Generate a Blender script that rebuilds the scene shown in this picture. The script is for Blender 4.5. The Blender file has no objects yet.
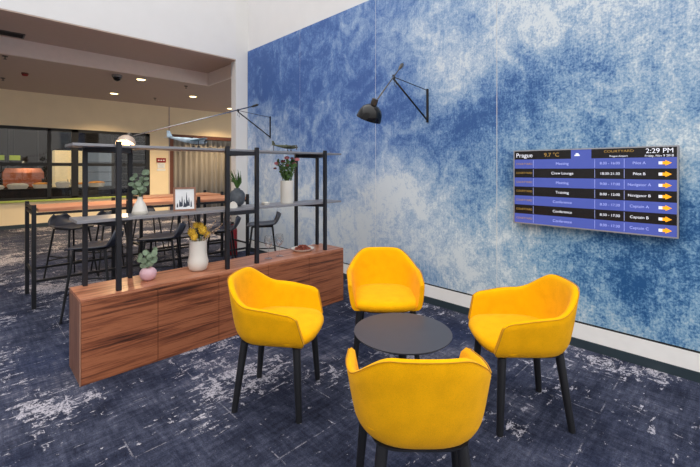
import bpy, bmesh, math, random
from mathutils import Vector, Matrix
random.seed(7)
C = bpy.context.scene.collection
PI = math.pi
EYE = 1.40

# ------------------------------------------------------------------ materials
def new_mat(name):
    m = bpy.data.materials.new(name); m.use_nodes = True
    nt = m.node_tree; b = nt.nodes['Principled BSDF']
    return m, nt, b
def lin(c):
    return tuple(((v/255)/12.92 if v/255 <= .04045 else ((v/255+.055)/1.055)**2.4) for v in c) + (1,)
def N(nt, typ, **kw):
    n = nt.nodes.new(typ)
    for k, v in kw.items(): setattr(n, k, v)
    return n
def coords(nt, scale=(1,1,1), kind='Object', rot=(0,0,0)):
    t = N(nt, 'ShaderNodeTexCoord'); mp = N(nt, 'ShaderNodeMapping')
    mp.inputs['Scale'].default_value = scale; mp.inputs['Rotation'].default_value = rot
    nt.links.new(t.outputs[kind], mp.inputs['Vector']); return mp.outputs[0]
def noise(nt, vec, scale, detail=4, rough=.5, dist=0):
    n = N(nt, 'ShaderNodeTexNoise'); n.inputs['Scale'].default_value = scale
    n.inputs['Detail'].default_value = detail; n.inputs['Roughness'].default_value = rough
    n.inputs['Distortion'].default_value = dist
    nt.links.new(vec, n.inputs['Vector']); return n.outputs['Fac']
def ramp(nt, fac, stops, interp='LINEAR'):
    r = N(nt, 'ShaderNodeValToRGB'); r.color_ramp.interpolation = interp
    e = r.color_ramp.elements
    while len(e) < len(stops): e.new(.5)
    for el, (p, c) in zip(e, stops): el.position = p; el.color = c
    nt.links.new(fac, r.inputs['Fac']); return r.outputs['Color']
def g(v): return (v, v, v, 1)
def mth(nt, op, a, b=None, clamp=False):
    n = N(nt, 'ShaderNodeMath', operation=op); n.use_clamp = clamp
    for i, v in enumerate((a, b)):
        if v is None: continue
        if isinstance(v, (int, float)): n.inputs[i].default_value = v
        else: nt.links.new(v, n.inputs[i])
    return n.outputs[0]
def mix(nt, f, a, b):
    n = N(nt, 'ShaderNodeMix', data_type='RGBA')
    for s, v in ((n.inputs[0], f), (n.inputs[6], a), (n.inputs[7], b)):
        if isinstance(v, (int, float, tuple)): s.default_value = v
        else: nt.links.new(v, s)
    return n.outputs[2]
def bump(nt, b, h, strength=.2, dist=.01):
    n = N(nt, 'ShaderNodeBump'); n.inputs['Strength'].default_value = strength; n.inputs['Distance'].default_value = dist
    nt.links.new(h, n.inputs['Height']); nt.links.new(n.outputs[0], b.inputs['Normal'])
MATS = {}
def simple(name, rgb, rough=.6, metal=0, var=.06, nscale=12, bmp=0, emit=None, estr=0, spec=None):
    m, nt, b = new_mat(name)
    v = noise(nt, coords(nt), nscale, 3)
    c0 = lin(rgb); lo = tuple(max(0, x*(1-var)) for x in c0[:3])+(1,); hi = tuple(min(1, x*(1+var)) for x in c0[:3])+(1,)
    nt.links.new(ramp(nt, v, [(.3, lo), (.7, hi)]), b.inputs['Base Color'])
    b.inputs['Roughness'].default_value = rough; b.inputs['Metallic'].default_value = metal
    if spec is not None: b.inputs['Specular IOR Level'].default_value = spec
    if bmp: bump(nt, b, noise(nt, coords(nt), nscale*10, 2), bmp, .002)
    if emit: b.inputs['Emission Color'].default_value = lin(emit); b.inputs['Emission Strength'].default_value = estr
    MATS[name] = m; return m

# fabric
def fabric(name, rgb):
    m, nt, b = new_mat(name)
    co = coords(nt)
    w = noise(nt, co, 420, 1); s = noise(nt, co, 14, 3)
    c = lin(rgb); d = tuple(x*.86 for x in c[:3])+(1,); h = tuple(min(1, x*1.06) for x in c[:3])+(1,)
    nt.links.new(ramp(nt, mth(nt, 'ADD', mth(nt, 'MULTIPLY', w, .6), mth(nt, 'MULTIPLY', s, .4)), [(.38, d), (.62, h)]), b.inputs['Base Color'])
    b.inputs['Roughness'].default_value = .95; b.inputs['Specular IOR Level'].default_value = .12
    b.inputs['Sheen Weight'].default_value = .05
    bump(nt, b, w, .25, .002); MATS[name] = m
fabric('yellow_fabric', (242, 174, 0))
simple('yellow_piping', (196, 138, 8), .9)
simple('black_metal', (26, 27, 32), .45, .2)
simple('rack_metal', (26, 28, 36), .5, .1)
simple('shelf_metal', (138, 138, 144), .34, .1)
simple('leg_black', (26, 27, 31), .5)
simple('stool_shell', (38, 42, 54), .38)
simple('table_grey', (66, 67, 74), .42, var=.02)
simple('white_paint', (222, 221, 221), .9, var=.015, nscale=4, bmp=.12)
simple('column_paint', (222, 221, 219), .9, var=.015, nscale=4, bmp=.08)
simple('plinth_white', (248, 246, 243), .55, var=.02)
simple('kick_dark', (44, 58, 66), .5)
simple('ceiling_taupe', (198, 178, 164), .95, var=.02)
simple('fascia_pink', (240, 226, 216), .95, var=.02)
simple('wall_cream', (240, 220, 184), .9, var=.03, nscale=3)
simple('black_shade', (14, 14, 16), .12, .3)
simple('lamp_metal', (196, 176, 160), .35, .1)
simple('steel', (170, 172, 176), .25, .9)
simple('bronze', (92, 86, 80), .35, .7)
simple('porcelain', (226, 222, 214), .35, var=.02)
simple('porcelain_base', (196, 190, 178), .5)
simple('pink_ceramic', (216, 176, 186), .4)
simple('slate_ceramic', (84, 90, 98), .5, var=.25, nscale=30)
simple('leaf_sage', (124, 144, 118), .6, var=.3, nscale=25)
simple('leaf_green', (70, 104, 48), .6, var=.35, nscale=25)
simple('stem_brown', (176, 150, 126), .7)
simple('petal_pink', (226, 138, 146), .6, var=.2, nscale=40)
simple('petal_dark', (110, 52, 56), .6, var=.2)
simple('protea_yellow', (238, 190, 62), .7, var=.3, nscale=60)
simple('snack_brown', (134, 66, 50), .7, var=.35, nscale=60)
simple('camo', (70, 74, 52), .5, var=.5, nscale=40)
simple('plane_silver', (176, 192, 202), .3, .4, var=.3, nscale=25)
simple('plane_blue', (96, 132, 146), .35, .2, var=.3, nscale=25)
simple('propeller', (50, 50, 50), .4)
simple('frame_wood', (150, 108, 88), .6, var=.2)
simple('paper', (236, 238, 240), .8)
simple('ink', (70, 76, 90), .8)
simple('door_frame_red', (98, 52, 34), .6)
simple('window_frame', (20, 21, 24), .5)
simple('lime_sill', (172, 188, 92), .6)
simple('red_sign', (140, 24, 20), .6)
simple('red_gloss', (140, 20, 30), .35)
simple('grille_dark', (34, 32, 30), .6)
simple('trim_ring', (225, 215, 200), .5)
simple('lamp_glow', (255, 226, 160), .5, emit=(255, 224, 160), estr=9)
simple('bulb_glow', (255, 210, 140), .5, emit=(255, 206, 130), estr=30)
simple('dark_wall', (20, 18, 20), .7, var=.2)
simple('dark_counter', (30, 30, 32), .5)
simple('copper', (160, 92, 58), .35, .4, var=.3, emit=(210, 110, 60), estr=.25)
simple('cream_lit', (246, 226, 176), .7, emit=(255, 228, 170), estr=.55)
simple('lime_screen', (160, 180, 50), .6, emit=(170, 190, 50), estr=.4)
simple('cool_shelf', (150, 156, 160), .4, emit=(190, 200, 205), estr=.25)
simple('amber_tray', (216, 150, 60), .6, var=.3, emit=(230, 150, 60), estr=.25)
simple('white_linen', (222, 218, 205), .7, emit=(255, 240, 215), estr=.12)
simple('tv_bezel', (176, 178, 184), .3, .6)
simple('tv_back', (20, 20, 22), .5)
simple('scr_black', (16, 13, 14), .25, var=.2, nscale=2, emit=(20, 14, 14), estr=.3)
simple('scr_blue', (60, 72, 140), .25, var=.02, emit=(84, 100, 190), estr=.5)
simple('scr_white', (220, 222, 230), .4, emit=(225, 228, 240), estr=.6)
simple('scr_dim', (150, 160, 215), .4, emit=(160, 170, 228), estr=.6)
simple('scr_orange', (240, 160, 20), .4, emit=(250, 165, 20), estr=.7)
simple('scr_gold', (150, 120, 60), .4, emit=(170, 135, 60), estr=.5)
simple('stem_green', (80, 110, 60), .6)

def wood(name, c1, c2, c3, scale=(1.2, 14, 14), rough=.45, rot=(0,0,0)):
    m, nt, b = new_mat(name)
    co = coords(nt, scale, rot=rot)
    w = noise(nt, co, 1.5, 8, .68, .25); f = noise(nt, co, 7, 4, .7)
    v = mth(nt, 'ADD', mth(nt, 'MULTIPLY', w, .75), mth(nt, 'MULTIPLY', f, .25))
    nt.links.new(ramp(nt, v, [(.38, lin(c1)), (.46, lin(c2)), (.54, lin(c3)), (.66, lin(c2))]), b.inputs['Base Color'])
    b.inputs['Roughness'].default_value = rough
    MATS[name] = m
wood('walnut', (60, 30, 20), (126, 70, 45), (170, 104, 70), scale=(.7, 14, 20))
wood('walnut_top', (112, 66, 46), (166, 104, 76), (196, 134, 104), rough=.3)
wood('walnut_end', (84, 52, 40), (120, 80, 62), (142, 100, 80), scale=(14, 14, 1.2))
wood('oak_top', (176, 108, 76), (198, 132, 98), (212, 152, 118), scale=(.8, 12, 12), rough=.4)
simple('edge_light', (206, 158, 132), .5)

# carpet
def carpet():
    m, nt, b = new_mat('carpet')
    co = coords(nt)
    big = noise(nt, co, .9, 4, .6); mid = noise(nt, co, 5, 4, .65); fine = noise(nt, co, 160, 2)
    sx = noise(nt, coords(nt, (1.1, 9, 1)), 4, 5, .7); sy = noise(nt, coords(nt, (9, 1.1, 1)), 4, 5, .7)
    base = ramp(nt, mth(nt, 'ADD', mth(nt, 'MULTIPLY', big, .35), mth(nt, 'ADD', mth(nt, 'MULTIPLY', mid, .25), mth(nt, 'MULTIPLY', mth(nt, 'ADD', sx, sy), .2))),
                [(.38, lin((26, 28, 40))), (.46, lin((46, 50, 67))), (.53, lin((70, 74, 92))), (.61, lin((124, 122, 136)))])
    base = mix(nt, mth(nt, 'MULTIPLY', ramp(nt, noise(nt, co, .8, 2), [(.45, g(0)), (.7, g(1))]), .35), base, lin((40, 54, 92)))
    # flecked worn patches, long in two directions
    mask = ramp(nt, noise(nt, co, 1.0, 3, .6), [(.47, g(0)), (.66, g(1))])
    def scratch(scale, thr, sc):
        v = noise(nt, coords(nt, scale), sc, 6, .68, .3)
        return ramp(nt, mth(nt, 'ADD', v, mth(nt, 'MULTIPLY', mask, .20)), [(thr+.024, g(0)), (thr+.055, g(1))])
    a = scratch((1.5, 4.5, 1), .622, 4.2); c = scratch((4.5, 1.5, 1), .64, 4.0); e = scratch((1.6, 2.4, 1), .632, 9)
    f = mth(nt, 'MAXIMUM', mth(nt, 'MAXIMUM', a, c), e)
    # thin ruled seams
    def ruled(axis, period, wd):
        s = N(nt, 'ShaderNodeSeparateXYZ'); nt.links.new(co, s.inputs[0])
        p = mth(nt, 'FRACT', mth(nt, 'ADD', mth(nt, 'DIVIDE', s.outputs[axis], period), 40.37))
        l = mth(nt, 'LESS_THAN', mth(nt, 'ABSOLUTE', mth(nt, 'SUBTRACT', p, .5)), wd/period)
        return mth(nt, 'MULTIPLY', l, ramp(nt, noise(nt, co, 6, 5, .75), [(.5, g(0)), (.56, g(1))]))
    rl = mth(nt, 'MAXIMUM', ruled(0, .5, .0035), ruled(1, .5, .0035))
    f = mth(nt, 'MAXIMUM', mth(nt, 'MULTIPLY', f, .8), mth(nt, 'MULTIPLY', rl, .32))
    brk = ramp(nt, noise(nt, co, 55, 3, .7), [(.40, g(.05)), (.52, g(1))])
    col = mix(nt, mth(nt, 'MULTIPLY', f, brk), base, lin((196, 192, 202)))
    gr = ramp(nt, mth(nt, 'ADD', mth(nt, 'MULTIPLY', fine, .5), mth(nt, 'MULTIPLY', noise(nt, co, 45, 4, .8), .5)), [(.36, g(.55)), (.62, g(1.25))])
    mm = N(nt, 'ShaderNodeMix', data_type='RGBA', blend_type='MULTIPLY'); mm.inputs[0].default_value = 1
    nt.links.new(col, mm.inputs[6]); nt.links.new(gr, mm.inputs[7])
    nt.links.new(mm.outputs[2], b.inputs['Base Color'])
    b.inputs['Roughness'].default_value = 1; b.inputs['Specular IOR Level'].default_value = .08
    bump(nt, b, fine, .4, .004); MATS['carpet'] = m
carpet()

# mural: a printed sea spray picture; 'tone' is the drawn light and dark of the print
def mural():
    m, nt, b = new_mat('mural_print')
    at = N(nt, 'ShaderNodeAttribute'); at.attribute_name = 'tone'
    co = coords(nt)
    sp = N(nt, 'ShaderNodeSeparateXYZ'); nt.links.new(co, sp.inputs[0])
    n1 = noise(nt, co, 2.1, 8, .68, 1.6); n2 = noise(nt, co, 9, 6, .75, .8)
    nv = noise(nt, coords(nt, (1, 26, 1.4)), 3, 5, .7)
    spk = noise(nt, co, 62, 3, .75); spk2 = noise(nt, co, 26, 4, .8)
    # spray is stronger to the near end of the wall
    right = ramp(nt, mth(nt, 'DIVIDE', sp.outputs[1], 6), [(.12, g(1)), (.55, g(.25))])
    t = mth(nt, 'ADD', mth(nt, 'ADD', mth(nt, 'MULTIPLY', at.outputs['Fac'], 1.28), -.15), mth(nt, 'MULTIPLY', mth(nt, 'SUBTRACT', n1, .5), 1.5))
    t = mth(nt, 'ADD', t, mth(nt, 'MULTIPLY', mth(nt, 'SUBTRACT', n2, .5), 1.15))
    t = mth(nt, 'ADD', t, mth(nt, 'MULTIPLY', mth(nt, 'SUBTRACT', nv, .5), .5))
    t = mth(nt, 'ADD', t, mth(nt, 'MULTIPLY', mth(nt, 'SUBTRACT', spk, .5), mth(nt, 'ADD', mth(nt, 'MULTIPLY', right, 1.0), .35)))
    t = mth(nt, 'ADD', t, mth(nt, 'MULTIPLY', mth(nt, 'SUBTRACT', spk2, .5), mth(nt, 'MULTIPLY', right, .9)))
    royal = ramp(nt, t, [(.0, lin((66, 98, 160))), (.22, lin((92, 126, 182))), (.5, lin((136, 162, 200))), (.76, lin((172, 191, 216))), (1.02 - .02, lin((208, 217, 226)))])
    teal = ramp(nt, t, [(.0, lin((36, 88, 142))), (.25, lin((86, 134, 180))), (.5, lin((140, 178, 206))), (.8, lin((186, 206, 218))), (1.0, lin((226, 236, 240)))])
    low = ramp(nt, mth(nt, 'DIVIDE', sp.outputs[2], 4), [(.25, g(1)), (.62, g(0))])
    near = ramp(nt, mth(nt, 'DIVIDE', sp.outputs[1], 6), [(.18, g(1)), (.5, g(0))])
    col = mix(nt, mth(nt, 'MULTIPLY', near, mth(nt, 'ADD', mth(nt, 'MULTIPLY', low, .6), .4)), royal, teal)
    nt.links.new(col, b.inputs['Base Color'])
    b.inputs['Roughness'].default_value = .6; b.inputs['Specular IOR Level'].default_value = .3
    MATS['mural_print'] = m
mural()
def curtain_mat():
    m, nt, b = new_mat('curtain_cloth')
    v = noise(nt, coords(nt, (6, 1, .3)), 5, 4)
    nt.links.new(ramp(nt, v, [(.3, lin((138, 132, 124))), (.7, lin((160, 153, 144)))]), b.inputs['Base Color'])
    b.inputs['Roughness'].default_value = .9; MATS['curtain_cloth'] = m
curtain_mat()
def glass(name, tint=(1,1,1,1), edge=.5, base=.035):
    m, nt, b = new_mat(name)
    nt.nodes.remove(b)
    out = nt.nodes['Material Output']
    tr = N(nt, 'ShaderNodeBsdfTransparent'); tr.inputs[0].default_value = tint
    gl = N(nt, 'ShaderNodeBsdfGlossy'); gl.inputs['Roughness'].default_value = .03; gl.inputs['Color'].default_value = g(.9)
    fr = N(nt, 'ShaderNodeLayerWeight'); fr.inputs[0].default_value = .5
    fc = mth(nt, 'ADD', mth(nt, 'MULTIPLY', mth(nt, 'POWER', fr.outputs['Facing'], 3), edge), base)
    mx = N(nt, 'ShaderNodeMixShader')
    nt.links.new(fc, mx.inputs[0]); nt.links.new(tr.outputs[0], mx.inputs[1]); nt.links.new(gl.outputs[0], mx.inputs[2])
    nt.links.new(mx.outputs[0], out.inputs[0]); MATS[name] = m
glass('pane_glass', tint=g(.86)); glass('clear_glass', tint=g(.95), edge=.9, base=.10)

# ------------------------------------------------------------------ mesh tools
class MB:
    def __init__(s): s.v = []; s.f = []
    def add(s, vs, fs):
        o = len(s.v); s.v += [tuple(p) for p in vs]; s.f += [tuple(i+o for i in f) for f in fs]; return s
    def box(s, x0, x1, y0, y1, z0, z1):
        return s.add([(x0,y0,z0),(x1,y0,z0),(x1,y1,z0),(x0,y1,z0),(x0,y0,z1),(x1,y0,z1),(x1,y1,z1),(x0,y1,z1)],
                     [(0,3,2,1),(4,5,6,7),(0,1,5,4),(1,2,6,5),(2,3,7,6),(3,0,4,7)])
    def tube(s, pts, r, n=10, caps=True, flat=1.0):
        pts = [Vector(p) for p in pts]; rs = r if isinstance(r, (list, tuple)) else [r]*len(pts)
        vs = []; up = None
        for i, p in enumerate(pts):
            d = (pts[min(i+1, len(pts)-1)]-pts[max(i-1, 0)]).normalized()
            if up is None: up = Vector((0,0,1)) if abs(d.z) < .9 else Vector((0,1,0))
            a = d.cross(up)
            if a.length < 1e-5: a = d.cross(Vector((1,0,0)))
            a.normalize(); b = d.cross(a).normalized(); up = -b if False else up
            for k in range(n):
                t = 2*PI*k/n; vs.append(p+a*math.cos(t)*rs[i]+b*math.sin(t)*rs[i]*flat)
        fs = []
        for i in range(len(pts)-1):
            for k in range(n):
                fs.append((i*n+k, i*n+(k+1)%n, (i+1)*n+(k+1)%n, (i+1)*n+k))
        if caps: fs += [tuple(reversed(range(n))), tuple(range((len(pts)-1)*n, len(pts)*n))]
        return s.add(vs, fs)
    def lathe(s, prof, n=28, c=(0,0,0), M=None):
        vs = []
        for r, z in prof:
            for k in range(n):
                t = 2*PI*k/n; p = Vector((r*math.cos(t), r*math.sin(t), z))
                if M: p = M @ p
                vs.append(p+Vector(c))
        fs = []
        for i in range(len(prof)-1):
            for k in range(n): fs.append((i*n+k, i*n+(k+1)%n, (i+1)*n+(k+1)%n, (i+1)*n+k))
        if prof[0][0] > 1e-6: fs.append(tuple(reversed(range(n))))
        if prof[-1][0] > 1e-6: fs.append(tuple(range((len(prof)-1)*n, len(prof)*n)))
        return s.add(vs, fs)
    def ball(s, c, r, n=12, sc=(1,1,1), R=None):
        vs = []; m = n//2
        for i in range(m+1):
            a = PI*i/m
            for k in range(n):
                t = 2*PI*k/n; p = Vector((math.sin(a)*math.cos(t)*sc[0], math.sin(a)*math.sin(t)*sc[1], -math.cos(a)*sc[2]))*r
                if R: p = R @ p
                vs.append(p+Vector(c))
        return s.add(vs, [(i*n+k, i*n+(k+1)%n, (i+1)*n+(k+1)%n, (i+1)*n+k) for i in range(m) for k in range(n)])
    def rings(s, rings, cap0=True, cap1=True):
        n = len(rings[0]); vs = [p for r in rings for p in r]
        fs = [(i*n+k, i*n+(k+1)%n, (i+1)*n+(k+1)%n, (i+1)*n+k) for i in range(len(rings)-1) for k in range(n)]
        if cap0: fs.append(tuple(reversed(range(n))))
        if cap1: fs.append(tuple(range((len(rings)-1)*n, len(rings)*n)))
        return s.add(vs, fs)
    def build(s, name, mat, parent=None, smooth=False, bevel=0, sub=0, solid=0, auto=None):
        me = bpy.data.meshes.new(name); me.from_pydata(s.v, [], s.f); me.update()
        bm = bmesh.new(); bm.from_mesh(me); bmesh.ops.remove_doubles(bm, verts=bm.verts, dist=1e-6)
        bmesh.ops.recalc_face_normals(bm, faces=bm.faces); bm.to_mesh(me); bm.free()
        for p in me.polygons: p.use_smooth = smooth
        me.materials.append(MATS[mat])
        o = bpy.data.objects.new(name, me); C.objects.link(o)
        if parent: o.parent = parent
        if solid:
            q = o.modifiers.new('solid', 'SOLIDIFY'); q.thickness = solid; q.offset = 0
        if bevel:
            q = o.modifiers.new('bevel', 'BEVEL'); q.width = bevel; q.segments = 2; q.limit_method = 'ANGLE'
        if sub:
            q = o.modifiers.new('sub', 'SUBSURF'); q.levels = sub; q.render_levels = sub
        if auto and smooth:
            try: me.set_sharp_from_angle(angle=math.radians(auto))
            except Exception: pass
        return o
def tag(o, label=None, cat=None, group=None, kind=None):
    if label: o['label'] = label
    if cat: o['category'] = cat
    if group: o['group'] = group
    if kind: o['kind'] = kind
    return o
def thing(name, label, cat, loc=(0,0,0), rz=0, group=None):
    o = bpy.data.objects.new(name, None); C.objects.link(o); o.location = loc; o.rotation_euler = (0,0,rz)
    o.empty_display_size = .05
    return tag(o, label, cat, group)
def dup(root, loc, rz, label):
    def cp(o, par):
        c = o.copy(); C.objects.link(c)
        if par: c.parent = par
        for ch in o.children: cp(ch, c)
        return c
    r = cp(root, None); r.location = loc; r.rotation_euler = (0,0,rz); r['label'] = label; return r
def struct(name, mb, mat, label=None, **k):
    o = mb.build(name, mat, **k); o['kind'] = 'structure'
    if label: o['label'] = label
    return o
def box_obj(name, mat, dims, parent=None, bevel=0): return MB().box(*dims).build(name, mat, parent, bevel=bevel)
def superell(hw, y0, y1, n=4, z=0, seg=48):
    cy = (y0+y1)/2; hb = (y1-y0)/2; out = []
    for k in range(seg):
        t = 2*PI*k/seg; c, s_ = math.cos(t), math.sin(t)
        out.append((hw*math.copysign(abs(c)**(2/n), c), cy+hb*math.copysign(abs(s_)**(2/n), s_), z))
    return out

# ------------------------------------------------------------------ the setting
XW = 3.40          # face of the mural
YB = 5.97          # face of the high wall and the column
WY = 11.90         # far wall
floor = struct('floor', MB().box(-7, 9, -7, 16.2, -.05, 0), 'carpet', 'dark navy carpet with pale worn flecks')
struct('wall_right', MB().box(XW+.02, XW+.22, -1.5, YB, 0, 6.2), 'white_paint', 'white wall behind and above the blue mural')
# mural panels
TONE = ["55555555545666778766666777788888888888","55555544433456677776677888888888888888","55544433332345667777788888888888888887","44333222222346666677888888778888888877","22222222223345554578898877667777777777","22222222223444443467888766556666777766","55555555555444433346676554445556667766","44445555675454432234454433233455666677","77665555454454321123333333333344556666","66667776655543223333222223433334455555","66666666665433345764322222332223445444","66666666665656567875432112222112233333","66666666667778765776533222222111111222","66666666667767764566543322222221111111","66666666667767764455544332222222111111","66666666667767764445433333222222211111","66666666667767764445433333322222222111"]
def tone(y, z):
    a = min(max((y+1.45)/7.4*37, 0), 36.999); b = min(max((z-.2)/3.22*16, 0), 15.999)
    i, j = int(a), int(b); a -= i; b -= j; T = lambda q, p: int(TONE[q][p])/9
    return (T(j,i)*(1-a)+T(j,i+1)*a)*(1-b)+(T(j+1,i)*(1-a)+T(j+1,i+1)*a)*b
def mural_panel(y0, y1, z0, z1, name):
    ny = max(2, int((y1-y0)/.06)); nz = int((z1-z0)/.06); mb = MB()
    vs = [(XW, y0+(y1-y0)*i/ny, z0+(z1-z0)*j/nz) for j in range(nz+1) for i in range(ny+1)]
    fs = [(j*(ny+1)+i, j*(ny+1)+i+1, (j+1)*(ny+1)+i+1, (j+1)*(ny+1)+i) for j in range(nz) for i in range(ny)]
    nb = len(vs)
    vs += [(XW+.019, y0, z0), (XW+.019, y1, z0), (XW+.019, y1, z1), (XW+.019, y0, z1)]
    c = [0, ny, nz*(ny+1)+ny, nz*(ny+1)]
    me = bpy.data.meshes.new(name); mb.add(vs, fs)
    # side edges
    bot = list(range(0, ny+1)); top = list(range(nz*(ny+1), nz*(ny+1)+ny+1))
    lef = [j*(ny+1) for j in range(nz+1)]; rig = [j*(ny+1)+ny for j in range(nz+1)]
    mb.f += [tuple(bot)+(nb+1, nb), tuple(reversed(top))+(nb+3, nb+2), tuple(reversed(lef))+(nb, nb+3), tuple(rig)+(nb+2, nb+1), (nb, nb+1, nb+2, nb+3)]
    me.from_pydata(mb.v, [], mb.f); me.update()
    at = me.attributes.new('tone', 'FLOAT', 'POINT')
    for i, v in enumerate(me.vertices): at.data[i].value = tone(v.co.y, v.co.z)
    me.materials.append(MATS['mural_print'])
    o = bpy.data.objects.new(name, me); C.objects.link(o); o['kind'] = 'structure'; o['label'] = 'panel of the blue and white sea spray mural'
    return o
seams = [-1.45, .08, 1.55, 3.02, 4.48, 5.955]
for i in range(5): mural_panel(seams[i]+.004, seams[i+1]-.004, .205, 3.42, 'wall_mural')
struct('trim_5', (lambda m: [m.box(XW+.004, XW+.0195, y-.0035, y+.0035, .21, 3.415) for y in seams[1:-1]][-1])(MB()), 'plinth_white', 'pale joint behind the mural panels')
struct('trim_1', MB().box(XW+.004, XW+.02, -1.45, 5.955, .190, .204), 'grille_dark', 'thin dark strip under the mural')
struct('trim_2', MB().box(XW+.002, XW+.02, -1.45, 5.955, .068, .190), 'plinth_white', 'white plinth strip below the mural')
struct('baseboard_right', MB().box(XW-.004, XW+.02, -1.45, 5.955, 0, .068), 'kick_dark', 'dark skirting along the mural wall')
# column and high wall with the opening
struct('wall_column', MB().box(3.19, XW+.22, YB, YB+.16, 0, 6.2), 'column_paint', 'white column beside the mural')
struct('wall_upper', MB().box(-7, 3.19, YB, YB+.15, 3.25, 6.2), 'white_paint', 'high white wall above the opening')
struct('trim_3', MB().box(-7, 3.19, YB+.004, YB+.155, 3.235, 3.25), 'ceiling_taupe', 'taupe underside edge of the high wall')
struct('ceiling', MB().box(-7, 9, YB+.16, 8.3, 3.51, 3.56).box(-7, 9, 8.3, WY+.2, 3.24, 3.30).box(3.78, 9, YB+.16, 8.3, 3.24, 3.30), 'ceiling_taupe', 'taupe ceiling of the back area')
struct('ceiling_fascia', MB().box(-7, 3.73, 8.23, 8.299, 3.24, 3.509).box(3.731, 3.779, YB+.17, 8.299, 3.24, 3.509), 'fascia_pink', 'pale drop edge between the two ceiling levels')
# far wall with window opening x -3 .. 3.68, z .66..2.41
WX0, WX1, WZ0, WZ1 = -3.0, 3.68, .66, 2.41
struct('wall_back', MB().box(-7, WX0, WY, WY+.15, 0, 3.24).box(WX0, WX1, WY, WY+.15, 0, WZ0).box(WX0, WX1, WY, WY+.15, WZ1, 3.24).box(WX1, 4.22, WY, WY+.15, 0, 3.24)
       .box(4.22, 7.5, WY, WY+.15, 2.44, 3.24).box(7.5, 9, WY, WY+.15, 0, 3.24), 'wall_cream', 'cream far wall of the back area')
struct('trim_4', MB().box(4.19, 4.222, WY-.012, WY-.001, 0, 3.239), 'ceiling_taupe', 'vertical joint strip in the cream far wall')
struct('baseboard_back', MB().box(-7, 4.18, WY-.015, WY-.001, 0, .09), 'kick_dark', 'dark skirting of the far wall')
wf = MB()
for x, hw in ((WX0+.05, .05), (.2, .035), (1.39, .035), (1.91, .07), (3.63, .05)): wf.box(x-hw, x+hw, WY+.02, WY+.10, WZ0, WZ1)
wf.box(WX0, WX1, WY+.02, WY+.10, WZ0, WZ0+.05).box(WX0, WX1, WY+.02, WY+.10, WZ1-.07, WZ1).box(WX0, WX1, WY+.03, WY+.09, 1.475, 1.555)
w1 = struct('window_1', wf, 'window_frame', 'long dark framed internal window into the kitchen')
MB().box(WX0+.03, WX1-.06, WY+.055, WY+.065, WZ0+.03, WZ1-.05).build('window_pane', 'pane_glass', w1)
MB().box(WX0, WX1, WY-.06, WY+.02, WZ0-.045, WZ0).build('window_sill', 'lime_sill', w1, bevel=.004)
# kitchen beyond
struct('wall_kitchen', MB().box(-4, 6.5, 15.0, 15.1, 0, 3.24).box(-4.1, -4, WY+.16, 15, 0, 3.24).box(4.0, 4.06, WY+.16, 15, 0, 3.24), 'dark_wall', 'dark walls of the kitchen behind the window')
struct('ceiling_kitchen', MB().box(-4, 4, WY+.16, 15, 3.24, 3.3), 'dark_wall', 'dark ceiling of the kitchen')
# curtained door recess
cd = struct('door_1', MB().box(4.222, 4.33, WY, WY+.12, 0, 2.44).box(4.33, 7.5, WY, WY+.12, 2.33, 2.44), 'door_frame_red', 'reddish wood door frame around the curtain')
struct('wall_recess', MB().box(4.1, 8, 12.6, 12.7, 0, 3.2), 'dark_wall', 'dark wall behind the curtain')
cm = MB(); nx = 260; zz = (0.02, 1.2, 2.33)
vs = []
for z in zz:
    for i in range(nx+1):
        x = 4.34+3.1*i/nx; a = x*38
        vs.append((x, WY+.22+.032*math.sin(a)+.02*math.sin(a*.43+z*.6), z))
cm.add(vs, [(j*(nx+1)+i, j*(nx+1)+i+1, (j+1)*(nx+1)+i+1, (j+1)*(nx+1)+i) for j in range(2) for i in range(nx)])
tag(cm.build('curtain', 'curtain_cloth', smooth=True, solid=.006), 'long beige pleated curtain hanging in the red-brown framed doorway', 'curtain')
# side walls of the hall and back area (outside the frame; they shape the light)
struct('wall_left', MB().box(-7, -6.9, -7, 15, 0, 6.2), 'white_paint')

# ------------------------------------------------------------------ kitchen fittings seen through the window
k = thing('kitchen_counter', 'dark serving counter behind the internal window', 'counter', (0, 13.0, 0))
MB().box(-3.2, 3.2, -.35, .35, 0, .86).build('base', 'dark_counter', k); MB().box(-3.25, 3.25, -.38, .38, .86, .90).build('worktop', 'dark_counter', k, bevel=.01)
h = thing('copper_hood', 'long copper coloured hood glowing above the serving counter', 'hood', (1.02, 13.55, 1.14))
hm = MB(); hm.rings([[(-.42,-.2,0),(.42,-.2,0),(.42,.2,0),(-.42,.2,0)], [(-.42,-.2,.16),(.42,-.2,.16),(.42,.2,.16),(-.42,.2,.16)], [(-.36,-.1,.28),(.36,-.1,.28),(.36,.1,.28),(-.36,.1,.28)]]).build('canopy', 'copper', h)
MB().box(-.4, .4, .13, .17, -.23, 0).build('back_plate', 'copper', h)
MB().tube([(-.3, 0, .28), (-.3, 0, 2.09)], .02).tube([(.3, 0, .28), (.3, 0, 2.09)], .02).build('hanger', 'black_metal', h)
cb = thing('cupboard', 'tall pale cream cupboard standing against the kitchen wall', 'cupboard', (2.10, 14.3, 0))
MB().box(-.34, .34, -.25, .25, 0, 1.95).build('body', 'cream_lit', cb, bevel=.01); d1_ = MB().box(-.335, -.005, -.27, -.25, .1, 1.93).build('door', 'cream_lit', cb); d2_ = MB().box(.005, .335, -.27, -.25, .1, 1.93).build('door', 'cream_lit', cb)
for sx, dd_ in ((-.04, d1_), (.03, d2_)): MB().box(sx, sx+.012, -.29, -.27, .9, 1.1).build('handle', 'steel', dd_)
fr = thing('display_cabinet', 'cool lit upright display cabinet in the kitchen right of the cream cupboard', 'cabinet', (2.83, 13.9, 0))
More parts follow.
